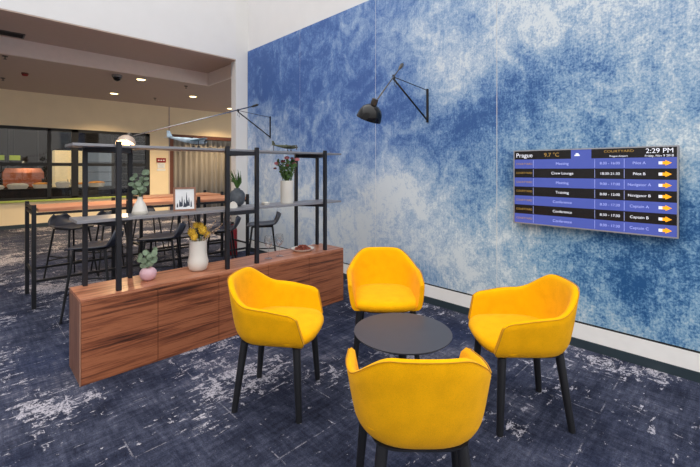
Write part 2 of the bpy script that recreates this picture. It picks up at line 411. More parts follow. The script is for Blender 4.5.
MB().box(-.36, .36, .2, .25, .1, 1.95).box(-.36, -.33, -.25, .25, 0, 1.98).box(.33, .36, -.25, .25, 0, 1.98).box(-.36, .36, -.25, .25, 1.95, 1.98).box(-.36, .36, -.25, .25, 0, .1).build('body', 'cool_shelf', fr)
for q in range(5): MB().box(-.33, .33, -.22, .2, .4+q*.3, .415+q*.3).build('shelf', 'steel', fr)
# bottle rack on the right side of the kitchen
br = thing('wall_rack', 'dark open rack with thin shelves at the right end of the kitchen', 'rack', (3.30, 12.45, 0))
MB().box(-.42, .42, .122, .135, .3, 2.36).build('back_panel', 'dark_wall', br)
for sx in (-.42, 0, .42): MB().box(sx-.012, sx+.012, -.12, .12, 0, 2.36).build('upright', 'window_frame', br)
for q in range(10): MB().box(-.43, .43, -.13, .13, .5+q*.19, .512+q*.19).build('shelf', 'bronze', br)
bxr = thing('red_box', 'bright red box standing on the rack near the kitchen window', 'box', (2.99, 12.42, .702)); MB().box(-.07, .07, -.06, .06, 0, .17).build('carton', 'red_gloss', bxr, bevel=.005); MB().box(-.05, .05, -.062, -.06, .05, .1).build('label_patch', 'paper', bxr)
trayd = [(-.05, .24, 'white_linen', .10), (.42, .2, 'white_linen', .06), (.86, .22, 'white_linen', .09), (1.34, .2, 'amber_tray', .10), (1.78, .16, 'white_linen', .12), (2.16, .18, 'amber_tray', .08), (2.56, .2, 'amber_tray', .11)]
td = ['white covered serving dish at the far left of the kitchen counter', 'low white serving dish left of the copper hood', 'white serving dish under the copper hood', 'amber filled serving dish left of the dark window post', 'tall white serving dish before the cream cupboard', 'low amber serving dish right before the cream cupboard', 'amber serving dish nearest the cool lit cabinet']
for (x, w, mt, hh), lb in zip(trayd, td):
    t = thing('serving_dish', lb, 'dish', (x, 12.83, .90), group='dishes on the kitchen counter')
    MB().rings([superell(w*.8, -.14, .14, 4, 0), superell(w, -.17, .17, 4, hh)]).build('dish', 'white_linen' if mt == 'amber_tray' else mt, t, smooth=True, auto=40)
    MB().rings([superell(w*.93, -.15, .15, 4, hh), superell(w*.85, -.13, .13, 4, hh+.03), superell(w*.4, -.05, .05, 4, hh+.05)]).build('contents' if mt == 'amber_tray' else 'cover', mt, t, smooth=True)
for i, x in enumerate((.52, .84)):
    s = thing('menu_screen', ['left', 'right'][i]+' lime green screen of the pair high in the kitchen', 'screen', (x, 13.6, 1.62), group='lime screens')
    MB().box(-.14, .14, 0, .03, 0, .16).build('housing', 'window_frame', s); MB().box(-.125, .125, -.004, 0, .015, .145).build('display', 'lime_screen', s); MB().tube([(0, .015, .16), (0, .015, 1.62)], .012).build('hanger', 'black_metal', s)
pl = bpy.data.lights.new('kitchen_lamp', 'POINT')

# emergency notice
t = thing('notice_sign', 'small dark red sign with white notes below it on the cream far wall', 'sign', (3.98, WY-.004, 1.55))
MB().box(-.13, .13, -.012, 0, .04, .17).build('red_panel', 'red_sign', t)
MB().box(-.10, .10, -.006, 0, -.13, .02).build('paper_sheet', 'paper', t); MB().box(-.12, .12, -.006, 0, -.20, -.15).build('label_strip', 'paper', t)
for q in range(3): MB().box(-.09+q*.07, -.05+q*.07, -.014, -.012, .09, .12).build('mark', 'paper', t)
for q in range(3): MB().box(-.07, .07, -.008, -.006, -.10+q*.035, -.094+q*.035).build('text_line', 'ink', t)

# ------------------------------------------------------------------ ceiling fittings
def cam_ray(px, py):
    rd = (px-350)/385; return (.7025+rd*.7117, .7117-rd*.7025, -(py-169)/385)
def on_z(px, py, z):
    a = cam_ray(px, py); d = (z-EYE)/a[2]; return (a[0]*d, a[1]*d)
dl = None
for (px, py), lb in zip([(141, 79.5), (114, 93.5), (193, 96.5), (230, 108.5)],
        ['round recessed ceiling light beside the black dome camera', 'round recessed ceiling light nearest the long kitchen window', 'round recessed ceiling light above the beige curtain', 'round recessed ceiling light next to the white column']):
    x, y = on_z(px, py, 3.24); y = min(y, WY-.5)
    if dl is None:
        t = thing('ceiling_light', lb, 'ceiling light', (x, y, 3.24), group='recessed ceiling lights')
        MB().lathe([(.075, -.002), (.105, -.012), (.11, 0), (.075, .0)], 24).build('trim_ring', 'trim_ring', t, smooth=True)
        MB().lathe([(0, -.006), (.076, -.006), (.076, -.001), (0, -.001)], 24).build('lens', 'lamp_glow', t); dl = t
    else: t = dup(dl, (x, y, 3.24), 0, lb)
    L = bpy.data.lights.new('downlight_lamp', 'SPOT'); L.energy = 290; L.color = (1, .74, .42); L.spot_size = 2.3; L.spot_blend = .8; L.shadow_soft_size = .08
    lo = bpy.data.objects.new('downlight_lamp', L); C.objects.link(lo); lo.location = (x, y, 3.215)
# added spots without fittings, unseen left of the frame, to brighten the back area
for x, y in ((-1.5, 10.9), (-.6, 9.2)):
    L = bpy.data.lights.new('downlight_lamp', 'SPOT'); L.energy = 190; L.color = (1, .74, .42); L.spot_size = 2.3; L.spot_blend = .8; L.shadow_soft_size = .08
    lo = bpy.data.objects.new('downlight_lamp', L); C.objects.link(lo); lo.location = (x, y, 3.215)
for x, y, e in ((1.2, 13.3, 36), (3.1, 13.0, 22)):
    L = bpy.data.lights.new('kitchen_lamp', 'POINT'); L.energy = e; L.color = (1, .8, .55); L.shadow_soft_size = .1
    lo = bpy.data.objects.new('kitchen_lamp', L); C.objects.link(lo); lo.location = (x, y, 2.7)
x, y = on_z(117, 75, 3.24)
t = thing('dome_camera', 'black dome security camera on the lower ceiling', 'security camera', (x, y, 3.24))
MB().lathe([(.09, 0), (.09, -.035), (.075, -.05)][::-1], 24).build('base', 'steel', t, smooth=True, auto=40)
MB().lathe([(0, -.12), (.03, -.115), (.055, -.095), (.07, -.07), (.074, -.045)], 24).build('dome', 'black_shade', t, smooth=True)
x, y = on_z(25, 73, 3.24)
t = thing('smoke_detector', 'small dark red detector on the lower ceiling', 'detector', (x, y, 3.24)); MB().lathe([(.0, -.06), (.04, -.055), (.05, -.03)], 16).build('head', 'red_sign', t, smooth=True); MB().lathe([(.05, -.03), (.055, -.028), (.055, 0)], 16).build('base', 'door_frame_red', t)
for (px, py), lb in zip([(5, 56), (3, 78), (155, 98), (186, 86)], ['sprinkler head close to the pale ceiling drop at far left', 'sprinkler head left of the red detector', 'sprinkler head above the notice sign', 'sprinkler head before the ceiling light over the curtain']):
    x, y = on_z(px, py, 3.24); t = thing('sprinkler_head', lb, 'sprinkler', (x, y, 3.24), group='ceiling sprinklers')
    MB().lathe([(0, -.014), (.035, -.012), (.04, 0)], 16).build('escutcheon', 'bronze', t, smooth=True); MB().tube([(0,0,-.012), (0,0,-.05)], .008).lathe([(0, -.055), (.025, -.055), (.025, -.05), (0, -.05)], 12).build('nozzle', 'bronze', t)
x0, y0 = on_z(23, 36, 3.51)
t = thing('air_grille', 'dark slotted air grille in the recessed upper ceiling', 'air vent', (x0-.9, y0, 3.51))
MB().box(-.9, .9, -.11, .11, -.004, 0).build('backing', 'grille_dark', t); MB().box(-.92, .92, -.125, -.11, -.014, 0).box(-.92, .92, .11, .125, -.014, 0).box(.9, .92, -.11, .11, -.014, 0).box(-.92, -.9, -.11, .11, -.014, 0).build('frame', 'bronze', t)
for q in range(4): MB().box(-.9, .9, -.075+q*.05-.006, -.075+q*.05+.006, -.016, -.004).build('slat', 'grille_dark', t)

# ------------------------------------------------------------------ yellow armchairs
def make_chair(label):
    t = thing('armchair', label, 'armchair', group='yellow armchairs around the low table')
    Y0 = .02
    def outline(s, v, off=0):
        # s in -1..1 along the U (left arm front -> back -> right arm front), v 0 bottom .. 1 rim
        vv = v**.75; tuck = .020*max(0, 1-v/.30)**2
        w = .234+.048*vv-off-tuck; b = .235+.066*vv-off-tuck; yf = .238-.045*v-.035*max(0, 1-v/.2)**2
        a = abs(s); sc = .74
        if a > sc:
            q = (a-sc)/(1-sc); return (math.copysign(w-.012*q*v, s), Y0+(yf-Y0)*q)
        ph = a/sc*PI/2; n = 2.75-.2*v
        return (math.copysign(w*math.sin(ph)**(2/n), s), Y0-b*math.cos(ph)**(2/n))
    def rim(s):
        a = abs(s)
        def ss(x): x = min(max(x, 0), 1); return x*x*(3-2*x)
        return .756-.118*ss((a-.16)/.48)-.030*ss((a-.62)/.38)-.022*max(0, (a-.9)/.1)**3 - .006*min(1, (a/.3)**2)
    M = 56; vs = []; prof_n = 0
    for i in range(M+1):
        s = -1+2*i/M; h = rim(s); z0 = .402
        th = .036 if abs(s) < .8 else .036-.010*(abs(s)-.8)/.2
        pr = []
        for v, off in ((0, .05), (0, .010), (.012, .002), (.05, .0), (.1, 0), (.16, 0), (.24, 0), (.4, 0), (.6, 0), (.8, 0), (.95, 0)):
            x, y = outline(s, v, off); pr.append((x, y, z0+(h-z0)*v))
        x, y = outline(s, 1, .005); pr.append((x, y, h-.004))
        x, y = outline(s, 1, th*.5); pr.append((x, y, h+.002))
        x, y = outline(s, 1, th-.004); pr.append((x, y, h-.006))
        for v in (.93, .8, .6, .4, .25, .12):
            x, y = outline(s, v, th+.006*(1-v)); pr.append((x, y, z0+(h-z0)*v))
        prof_n = len(pr); vs += pr
    fs = [(i*prof_n+k, i*prof_n+(k+1)%prof_n, (i+1)*prof_n+(k+1)%prof_n, (i+1)*prof_n+k) for i in range(M) for k in range(prof_n)]
    fs += [tuple(range(prof_n)), tuple(range(M*prof_n, (M+1)*prof_n))]
    MB().add(vs, fs).build('back_shell', 'yellow_fabric', t, smooth=True, auto=50)
    # seam along the outer rim and down the arm fronts
    pts = []
    for v in (.03, .2, .4, .6, .8, .93):
        x, y = outline(-1, v, -.001); pts.append((x, y+.001, .402+(rim(-1)-.402)*v))
    for i in range(M+1):
        s = -1+2*i/M; x, y = outline(s, 1, .001); pts.append((x, y, rim(s)-.003))
    for v in (.93, .8, .6, .4, .2, .03):
        x, y = outline(1, v, -.001); pts.append((x, y+.001, .402+(rim(1)-.402)*v))
    MB().tube(pts, .0020, 6).build('piping', 'yellow_piping', t, smooth=True)
    # cushion
    R = []
    for z, hw, a, b in ((.402, .185, -.17, .215), (.404, .195, -.18, .240), (.415, .208, -.185, .262), (.435, .222, -.19, .274), (.455, .232, -.2, .274), (.468, .232, -.21, .262), (.476, .212, -.2, .238), (.481, .15, -.15, .17), (.483, .06, -.06, .07)):
        ring = []
        for p in superell(hw, a, b, 4.2, z, 56):
            yy = p[1]
            fw = 1+.13*min(1, max(0, yy)/.16)*max(0, min(1, (.46-z)/.03)); ring.append((p[0]*fw, yy-(.035*(abs(p[0])/.24)**2 if yy > 0 else 0)*max(0, yy/.27), p[2]))
        R.append(ring)
    MB().rings(R).build('seat', 'yellow_fabric', t, smooth=True)
    MB().rings([superell(.175, -.175, .20, 4, .384), superell(.190, -.192, .218, 4, .392), superell(.192, -.195, .220, 4, .403)]).build('underframe', 'leg_black', t, smooth=True, auto=40)
    for tx, ty, fx, fy in ((-.190, .175, -.222, .198), (.190, .175, .222, .198), (-.145, -.15, -.187, -.195), (.145, -.15, .187, -.195)):
        MB().tube([(tx, ty, .395), (tx*.9+fx*.1, ty*.9+fy*.1, .36), (fx, fy, .012), (fx, fy, 0)], [.023, .0225, .0175, .0165], 12).build('leg', 'leg_black', t, smooth=True, auto=40)
    return t
def yaw(fx, fy): return math.atan2(-fx, fy)      # local +y -> f
ch = make_chair('yellow upholstered armchair beside the walnut sideboard, seen from its side facing right')
ch.location = (1.353, 2.005, 0); ch.rotation_euler[2] = yaw(.60, -.80)
dup(ch, (2.225, 1.89, 0), yaw(-.70, -.71), 'yellow upholstered armchair behind the round table, facing the viewer with its back to the mural')
dup(ch, (2.28, .90, 0), yaw(-.70, .72), 'yellow upholstered armchair right of the round table, facing left under the wall screen')
dup(ch, (1.285, .925, 0), yaw(.70, .71), 'nearest yellow upholstered armchair, seen from behind in front of the round table')

# round table
t = thing('coffee_table', 'low round dark grey table in the middle of the four yellow armchairs', 'table', (1.847, 1.423, 0))
MB().lathe([(.0, .412), (.262, .412), (.282, .418), (.290, .426), (.290, .430), (0, .430)], 64).build('tabletop', 'table_grey', t, smooth=True, auto=30)
MB().tube([(0, 0, .01), (0, 0, .413)], .024, 16).build('pedestal', 'leg_black', t, smooth=True, auto=40)
MB().lathe([(0, 0), (.2, 0), (.2, .008), (.05, .014), (0, .014)], 40).build('base_plate', 'leg_black', t, smooth=True, auto=30)

# ------------------------------------------------------------------ sideboard with open rack
X0, X1, Y0c, Y1c, H = .505, 2.842, 2.98, 3.355, .556
t = thing('sideboard', 'long low walnut sideboard between the lounge chairs and the bar tables', 'sideboard', (X0, Y0c, 0))
W = X1-X0; D = Y1c-Y0c
MB().box(.004, W-.004, .012, D, .0, H-.02).build('body', 'walnut_end', t)
MB().box(0, W, .0, D+.002, H-.02, H).build('top_panel', 'walnut_top', t, bevel=.0015)
MB().box(-.002, .004, 0, D, 0, H-.02).build('end_panel', 'walnut_end', t)
n = 5
for i in range(n):
    MB().box(.0045+i*(W-.006)/n, .003+(i+1)*(W-.006)/n-.0018, -.004, .0118, .002, H-.021).build('door', 'walnut', t, bevel=.0008)
MB().box(-.003, -.0005, -.0035, .0035, 0, H-.02).build('edge_band', 'edge_light', t)

rk = thing('display_rack', 'tall open black metal rack with two long shelves standing on the sideboard', 'rack', (X0, Y0c, H))
near = [.736, 1.544, 1.825, 2.63]; far = [.592, .884, 1.685, 2.475, 2.765]
yn, yf = 3.035, 3.325
PZ = 1.592-H
for x in near: MB().box(x-X0-.016, x-X0+.016, yn-Y0c-.016, yn-Y0c+.016, 0, PZ).build('post', 'rack_metal', rk, bevel=.003)
for x in far: MB().box(x-X0-.015, x-X0+.015, yf-Y0c-.015, yf-Y0c+.015, 0, PZ-.02).build('post', 'rack_metal', rk, bevel=.003)
def bar(a, b, z0, z1):
    ax, ay = a[0]-X0, a[1]-Y0c; bx, by = b[0]-X0, b[1]-Y0c
    d = Vector((bx-ax, by-ay, 0)).normalized(); nrm = Vector((-d.y, d.x, 0))*.010
    A, B = Vector((ax, ay, 0)), Vector((bx, by, 0)); vs = []
    for z in (z0-H, z1-H):
        vs += [A+nrm+Vector((0,0,z)), B+nrm+Vector((0,0,z)), B-nrm+Vector((0,0,z)), A-nrm+Vector((0,0,z))]
    MB().add(vs, [(0,3,2,1),(4,5,6,7),(0,1,5,4),(1,2,6,5),(2,3,7,6),(3,0,4,7)]).build('crossbar', 'rack_metal', rk)
tris = [[(.736, yn), (.592, yf), (.884, yf)], [(1.544, yn), (1.825, yn), (1.685, yf)], [(2.63, yn), (2.475, yf), (2.765, yf)]]
for tr in tris:
    for q in range(3):
        a, b = tr[q], tr[(q+1)%3]
        bar(a, b, 1.006, 1.037); bar(a, b, 1.520, 1.553)
MB().box(.50-X0, 2.885-X0, 3.056-Y0c, 3.34-Y0c, 1.037-H, 1.058-H).build('shelf', 'shelf_metal', rk, bevel=.002)
MB().box(.475-X0, 2.885-X0, 3.056-Y0c, 3.34-Y0c, 1.553-H, 1.572-H).build('shelf', 'shelf_metal', rk, bevel=.002)

# ------------------------------------------------------------------ bar tables and stools
def bar_table(label, x0, x1, y0, y1, posts, rails=True):
    t = thing('bar_table', label, 'table', (x0, y0, 0), group='high bar tables')
    MB().box(.035, x1-x0-.035 if rails else x1-x0, 0.018, y1-y0-.018, .962, 1.0).build('tabletop', 'oak_top', t, bevel=.003)
    for x in posts:
        for y in (0, y1-y0):
            MB().box(x-x0-.018, x-x0+.018, y-.018, y+.018, 0, 1.04).build('leg', 'black_metal', t, bevel=.002)
    for y in (0, y1-y0):
        MB().box(0, posts[-1]-x0, y-.011, y+.011, .26, .285).build('foot_rail', 'black_metal', t)
        MB().box(0, posts[-1]-x0, y-.010, y+.010, .935, .961).build('top_rail', 'black_metal', t)
    for x in posts:
        MB().box(x-x0-.010, x-x0+.010, 0, y1-y0, .935, .961).build('cross_rail', 'black_metal', t)
    for x in (posts[0], posts[-1]): MB().box(x-x0-.010, x-x0+.010, 0, y1-y0, .33, .35).build('cross_rail', 'black_metal', t)
    MB().box(posts[0]-x0-.01, posts[0]-x0+.01, 0, y1-y0, .985, 1.015).build('cross_rail', 'black_metal', t)
    return t
bar_table('front long high table with orange wood top and black frame, behind the rack', .455, 2.86, 4.96, 5.61, [.455, 1.30, 2.12, 2.83])
bar_table('rear high table with orange wood top, directly behind the front one', 1.66, 2.92, 5.80, 6.43, [1.68, 2.86])

def make_stool(label):
    t = thing('bar_stool', label, 'stool', group='black bar stools')
    nu, nv = 16, 22; vs = []
    for j in range(nv+1):
        v = j/nv
        if v < .62: y = .20-.37*(v/.62); z = .665-.012*math.sin(v/.62*PI); w = .17+.012*math.sin(v/.62*PI)
        else:
            q = (v-.62)/.38; y = -.17-.055*math.sin(q*PI/2*.9)-.02*q; z = .665+.135*q**1.25; w = .17*(1-.55*q**2.6)
        if v < .08: w *= .86+.14*(v/.08); z -= .012*(1-v/.08)
        for i in range(nu+1):
            u = -1+2*i/nu
            dz = .018*abs(u)**2.5*(1 if v > .25 else v/.25); dy = .05*abs(u)**2*max(0, (v-.45)/.55)
            lift = .0 if v < .45 else -.0
            vs.append((u*w, y+dy, z+dz+lift))
    fs = [(j*(nu+1)+i, j*(nu+1)+i+1, (j+1)*(nu+1)+i+1, (j+1)*(nu+1)+i) for j in range(nv) for i in range(nu)]
    MB().add(vs, fs).build('seat_shell', 'stool_shell', t, smooth=True, solid=.014)
    MB().box(-.12, .12, -.13, .13, .632, .650).build('seat_frame', 'black_metal', t, bevel=.004)
    L = {}
    for sx in (-1, 1):
        for sy in (-1, 1):
            a = Vector((sx*.125, sy*.13, .645)); b = Vector((sx*.20, sy*.205, 0)); L[sx, sy] = (a, b)
            MB().tube([a, b], [.012, .010], 10).build('leg', 'black_metal', t, smooth=True, auto=40)
    for (p, q, zz) in (((-1,-1),(1,-1),.24), ((-1,1),(1,1),.24), ((-1,-1),(-1,1),.30), ((1,-1),(1,1),.30)):
        f = 1-zz/.645; A = L[p][0].lerp(L[p][1], f); B = L[q][0].lerp(L[q][1], f)
        MB().tube([A, B], .0075, 8).build('foot_bar', 'black_metal', t, smooth=True)
    return t
nf = yaw(-.85, .53)
st = make_stool('black low-backed bar stool nearest the left end of the sideboard')
st.location = (.86, 4.37, 0); st.rotation_euler[2] = nf
dup(st, (1.48, 4.41, 0), nf, 'black low-backed bar stool on the near side of the bar table, behind the pink pot')
dup(st, (2.17, 4.46, 0), nf, 'black low-backed bar stool on the near side of the bar table, behind the yellow flowers')
dup(st, (2.79, 4.50, 0), nf, 'black low-backed bar stool standing alone against the blue mural')
dup(st, (.93, 6.05, 0), PI+.5, 'black bar stool beyond the left end of the bar tables')
dup(st, (1.39, 6.08, 0), PI, 'black bar stool beyond the front bar table, left of the white bottle vase')
dup(st, (2.06, 6.78, 0), PI, 'black bar stool beyond the rear bar table, behind the picture frame')
dup(st, (2.66, 6.82, 0), PI, 'black bar stool beyond the rear bar table, nearest the white column')

# fire extinguisher by the column
t = thing('fire_extinguisher', 'red fire extinguisher standing near the white column', 'fire extinguisher', (3.04, 5.80, 0), PI/2)
MB().lathe([(0, 0), (.07, 0), (.075, .01), (.075, .40), (.06, .45), (.025, .48), (.02, .50), (0, .50)], 20).build('cylinder', 'red_gloss', t, smooth=True, auto=50)
MB().box(-.012, .012, -.07, .03, .50, .515).box(-.012, .012, -.07, .03, .53, .54).box(-.015, .015, -.015, .015, .49, .54).build('valve_handle', 'black_metal', t)
MB().tube([(.02, 0, .51), (.09, 0, .46), (.095, 0, .3), (.09, 0, .15)], .01).build('hose', 'black_metal', t, smooth=True)

# ------------------------------------------------------------------ things on the rack
ZS = 1.058; ZT = 1.572
Rt0 = Vector((.95, -.3, 0))
def leaf_shape(mb, c, size, nrm, up, asp=.85):
    nrm = Vector(nrm).normalized(); up = Vector(up); up = (up-nrm*up.dot(nrm)).normalized(); sd = nrm.cross(up); c = Vector(c); vs = []
    K = 12
    for q in range(K):
        a = 2*PI*q/K; vs.append(c+up*math.cos(a)*size+sd*math.sin(a)*size*asp+nrm*(.12*size*math.cos(2*a)))
    vs += [v-nrm*.0012 for v in vs]
    mb.add(vs, [tuple(range(K)), tuple(reversed(range(K, 2*K)))]+[(q, (q+1)%K, K+(q+1)%K, K+q) for q in range(K)])
def eucalyptus(parent, z0, hgt, spread, nst, size, mat='leaf_sage'):
    lm, sm = MB(), MB()
    for s in range(nst):
        a = 2*PI*s/nst+.35; tip = Vector((math.cos(a)*spread, math.sin(a)*spread*.7, z0+hgt*(1-.28*(s % 3)/2)))
        p0 = Vector((0, 0, z0-.03)); mid = p0.lerp(tip, .55)-Vector((math.cos(a), math.sin(a), 0))*spread*.25
        pts = [p0.lerp(mid, q/4*2) if q < 2 else mid.lerp(tip, (q-2)/2) for q in range(5)]
        sm.tube(pts, .0016, 6)
        for q in range(4):
            f = .35+.65*q/3; p = mid.lerp(tip, max(0, (f-.5)*2)) if f > .5 else p0.lerp(mid, f*2)
            sd = 1 if (q+s) % 2 else -1
            off = Rt0*sd*size*.95+Vector((0, 0, size*.35))
            if q == 3: off = Vector((0, 0, size*.7))
            leaf_shape(lm, p+off, size*random.uniform(.75, 1.1), (random.uniform(-.9,.1), random.uniform(-1,-.5), random.uniform(-.1,.9)), off)
    st_ = sm.build('stems', 'stem_green', parent); lm.build('leaves', mat, st_)
# white bottle vase
t = thing('bottle_vase', 'small white bottle vase with round eucalyptus leaves on the middle shelf', 'vase', (.915, 3.19, ZS))
MB().lathe([(0, 0), (.052, 0), (.055, .006), (.055, .020), (.052, .025)], 28).build('foot_band', 'porcelain_base', t, smooth=True, auto=40)
MB().lathe([(.052, .025), (.047, .05), (.036, .08), (.022, .105), (.016, .125), (.018, .132), (.013, .132), (.011, .1)], 28).build('body', 'porcelain', t, smooth=True, auto=60)
eucalyptus(t, .13, .17, .06, 4, .024)
# picture frame
t = thing('picture_frame', 'small wooden framed sketch of spiky towers leaning on the middle shelf', 'picture frame', (1.245, 3.175, ZS+.002), yaw(.28, .96))
def tilt(p): return (p[0], p[1]+p[2]*.14, p[2])
def tbox(mb, x0, x1, y0, y1, z0, z1):
    m = MB().box(x0, x1, y0, y1, z0, z1); mb.add([tilt(p) for p in m.v], m.f)
fm = MB(); w, h = .085, .19
tbox(fm, -w, w, -.008, .008, 0, .014); tbox(fm, -w, w, -.008, .008, h-.014, h); tbox(fm, -w, -w+.014, -.008, .008, .014, h-.014); tbox(fm, w-.014, w, -.008, .008, .014, h-.014); fm.build('frame', 'frame_wood', t)
fm = MB(); tbox(fm, -w+.012, w-.012, -.002, .006, .012, h-.012); fm.build('sheet', 'paper', t)
dm = MB()
for q, (cx, hh, ww) in enumerate([(-.055, .035, .012), (-.038, .06, .01), (-.02, .085, .011), (-.004, .07, .01), (.014, .118, .012), (.032, .075, .011), (.048, .055, .012), (-.03, .045, .02), (.02, .05, .02), (.0, .04, .025)]):
    b0 = .03+.004*(q % 3)
    vs = [(cx-ww/2, -.0035, b0), (cx+ww/2, -.0035, b0), (cx+ww*.35, -.0035, b0+hh*.6), (cx, -.0035, b0+hh), (cx-ww*.35, -.0035, b0+hh*.6)]
    vs2 = [(a, -.0025, c) for a, b, c in vs]; dm.add([tilt(p) for p in vs+vs2], [(0,1,2,3,4), (9,8,7,6,5), (0,1,6,5), (1,2,7,6), (2,3,8,7), (3,4,9,8), (4,0,5,9)])
dm.build('sketch', 'ink', t)
MB().add([(-.02, .008, .005), (.02, .008, .005), (.02, .07, 0), (-.02, .07, 0), (.012, .03, .13), (-.012, .03, .13)], [(0,1,2,3), (0,1,4,5), (3,2,4,5), (1,2,4), (0,3,5)]).build('easel_back', 'frame_wood', t)
# dark round vase
t = thing('round_vase', 'dark grey ribbed round vase with grassy leaves on the middle shelf', 'vase', (1.755, 3.26, ZS))
vs = []; n = 40
prof = [(.03, 0), (.052, .018), (.066, .045), (.071, .08), (.066, .115), (.048, .142), (.028, .153), (.026, .165), (.02, .165), (.02, .14)]
for r, z in prof:
    for q in range(n):
        rr = r*(1+(.03 if q % 2 else -.01)*(1 if .01 < z < .16 else 0)); vs.append((rr*math.cos(2*PI*q/n), rr*math.sin(2*PI*q/n), z))
MB().add(vs, [(i*n+q, i*n+(q+1)%n, (i+1)*n+(q+1)%n, (i+1)*n+q) for i in range(len(prof)-1) for q in range(n)]+[tuple(reversed(range(n)))]).build('body', 'slate_ceramic', t, smooth=True)
lm = MB()
for q in range(34):
    a = random.uniform(0, 2*PI); r = random.uniform(.02, .075); z = random.uniform(.24, .34)
    lm.tube([(0, 0, .15), (math.cos(a)*r*.5, math.sin(a)*r*.5, .22), (math.cos(a)*r-.03, math.sin(a)*r+.015, z)], [.003, .006, .001], 5)
lm.build('grass_leaves', 'leaf_green', t)
# white shell-like ornament
t = thing('shell_ornament', 'small white fluted fan-shaped ornament in front of the dark round vase', 'ornament', (1.645, 3.125, ZS), yaw(-.35, -.93)+PI)
vs = []; K = 16
for yy, s in ((-.014, .94), (0, 1), (.014, .94)):
    vs.append((0, yy, 0))
    for q in range(K+1):
        a = PI*q/K; r = .036*s*(1+.06*(q % 2)); vs.append((math.cos(a)*r, yy, .004+math.sin(a)*r*1.45))
m = K+2; fs = [(j*m+q, j*m+q+1, (j+1)*m+q+1, (j+1)*m+q) for j in range(2) for q in range(1, K+1)]
fs += [tuple(range(0, m)), tuple(reversed(range(2*m, 3*m))), (0, 1, m+1, m), (m, m+1, 2*m+1, 2*m), (K+1, 0, m, m+K+1), (m+K+1, m, 2*m, 2*m+K+1)]
MB().add(vs, fs).build('fan', 'porcelain', t); MB().box(-.022, .022, -.018, .018, 0, .006).build('foot', 'porcelain', t)
# small white dish
t = thing('small_dish', 'small low white dish on the middle shelf left of the rose vase', 'dish', (2.02, 3.2, ZS)); MB().rings([superell(.028, -.028, .028, 4, 0), superell(.035, -.035, .035, 4, .02), superell(.031, -.031, .031, 4, .02), superell(.026, -.026, .026, 4, .006)], True, True).build('dish', 'porcelain', t, smooth=True, auto=40)
MB().rings([superell(.029, -.029, .029, 3, .018), superell(.02, -.02, .02, 3, .026)]).build('contents', 'white_linen', t, smooth=True)
# rose vase
t = thing('cylinder_vase', 'tall white cylinder vase of pink roses on the middle shelf', 'vase', (2.262, 3.19, ZS))
MB().lathe([(0, 0), (.062, 0), (.065, .006), (.065, .222), (.061, .226), (.056, .222), (.056, .03), (0, .03)], 32).build('body', 'porcelain', t, smooth=True, auto=40)
lm, sm = MB(), MB()
for q in range(210):
    a = random.uniform(0, 2*PI); z = random.uniform(.225, .43); r = random.uniform(.0, 1)**.5*min(.105, .02+.45*(z-.2)); p = (math.cos(a)*r, math.sin(a)*r, z)
    leaf_shape(lm, p, random.uniform(.012, .021), (random.uniform(-1, 1), random.uniform(-1, .3), random.uniform(-.2, 1)), (random.uniform(-1, 1), 0, 1), .6)
for q in range(9): a = q*.7; sm.tube([(0, 0, .05), (math.cos(a)*.05, math.sin(a)*.05, .26), (math.cos(a)*.09, math.sin(a)*.09, .40)], .003, 6)
lm.build('leaves', 'leaf_green', t); sm.build('stems', 'stem_green', t)
Rt = Vector((.7117, -.7025, 0)); Fw = Vector((.7025, .7117, 0))
for (r, z, d, rad, mt) in [(.0, .455, -.01, .026, 'petal_pink'), (-.10, .40, -.02, .024, 'petal_pink'), (.10, .44, .0, .026, 'petal_pink'), (-.03, .42, -.06, .02, 'petal_dark'), (.055, .45, -.03, .018, 'petal_dark'), (-.12, .35, 0, .016, 'petal_dark'), (.02, .38, -.09, .015, 'petal_dark'), (.06, .40, .08, .024, 'petal_pink')]:
    c = Rt*r+Fw*d+Vector((0, 0, z)); mb = MB(); mb.ball(c, rad*.6, 10)
    for q in range(7):
        a = 2*PI*q/7; mb.ball(c+Vector((math.cos(a), math.sin(a), .0))*rad*.5+Vector((0,0,-.1*rad)), rad*.55, 8, (1, 1, 1.1))
    mb.build('rose', mt, t, smooth=True)

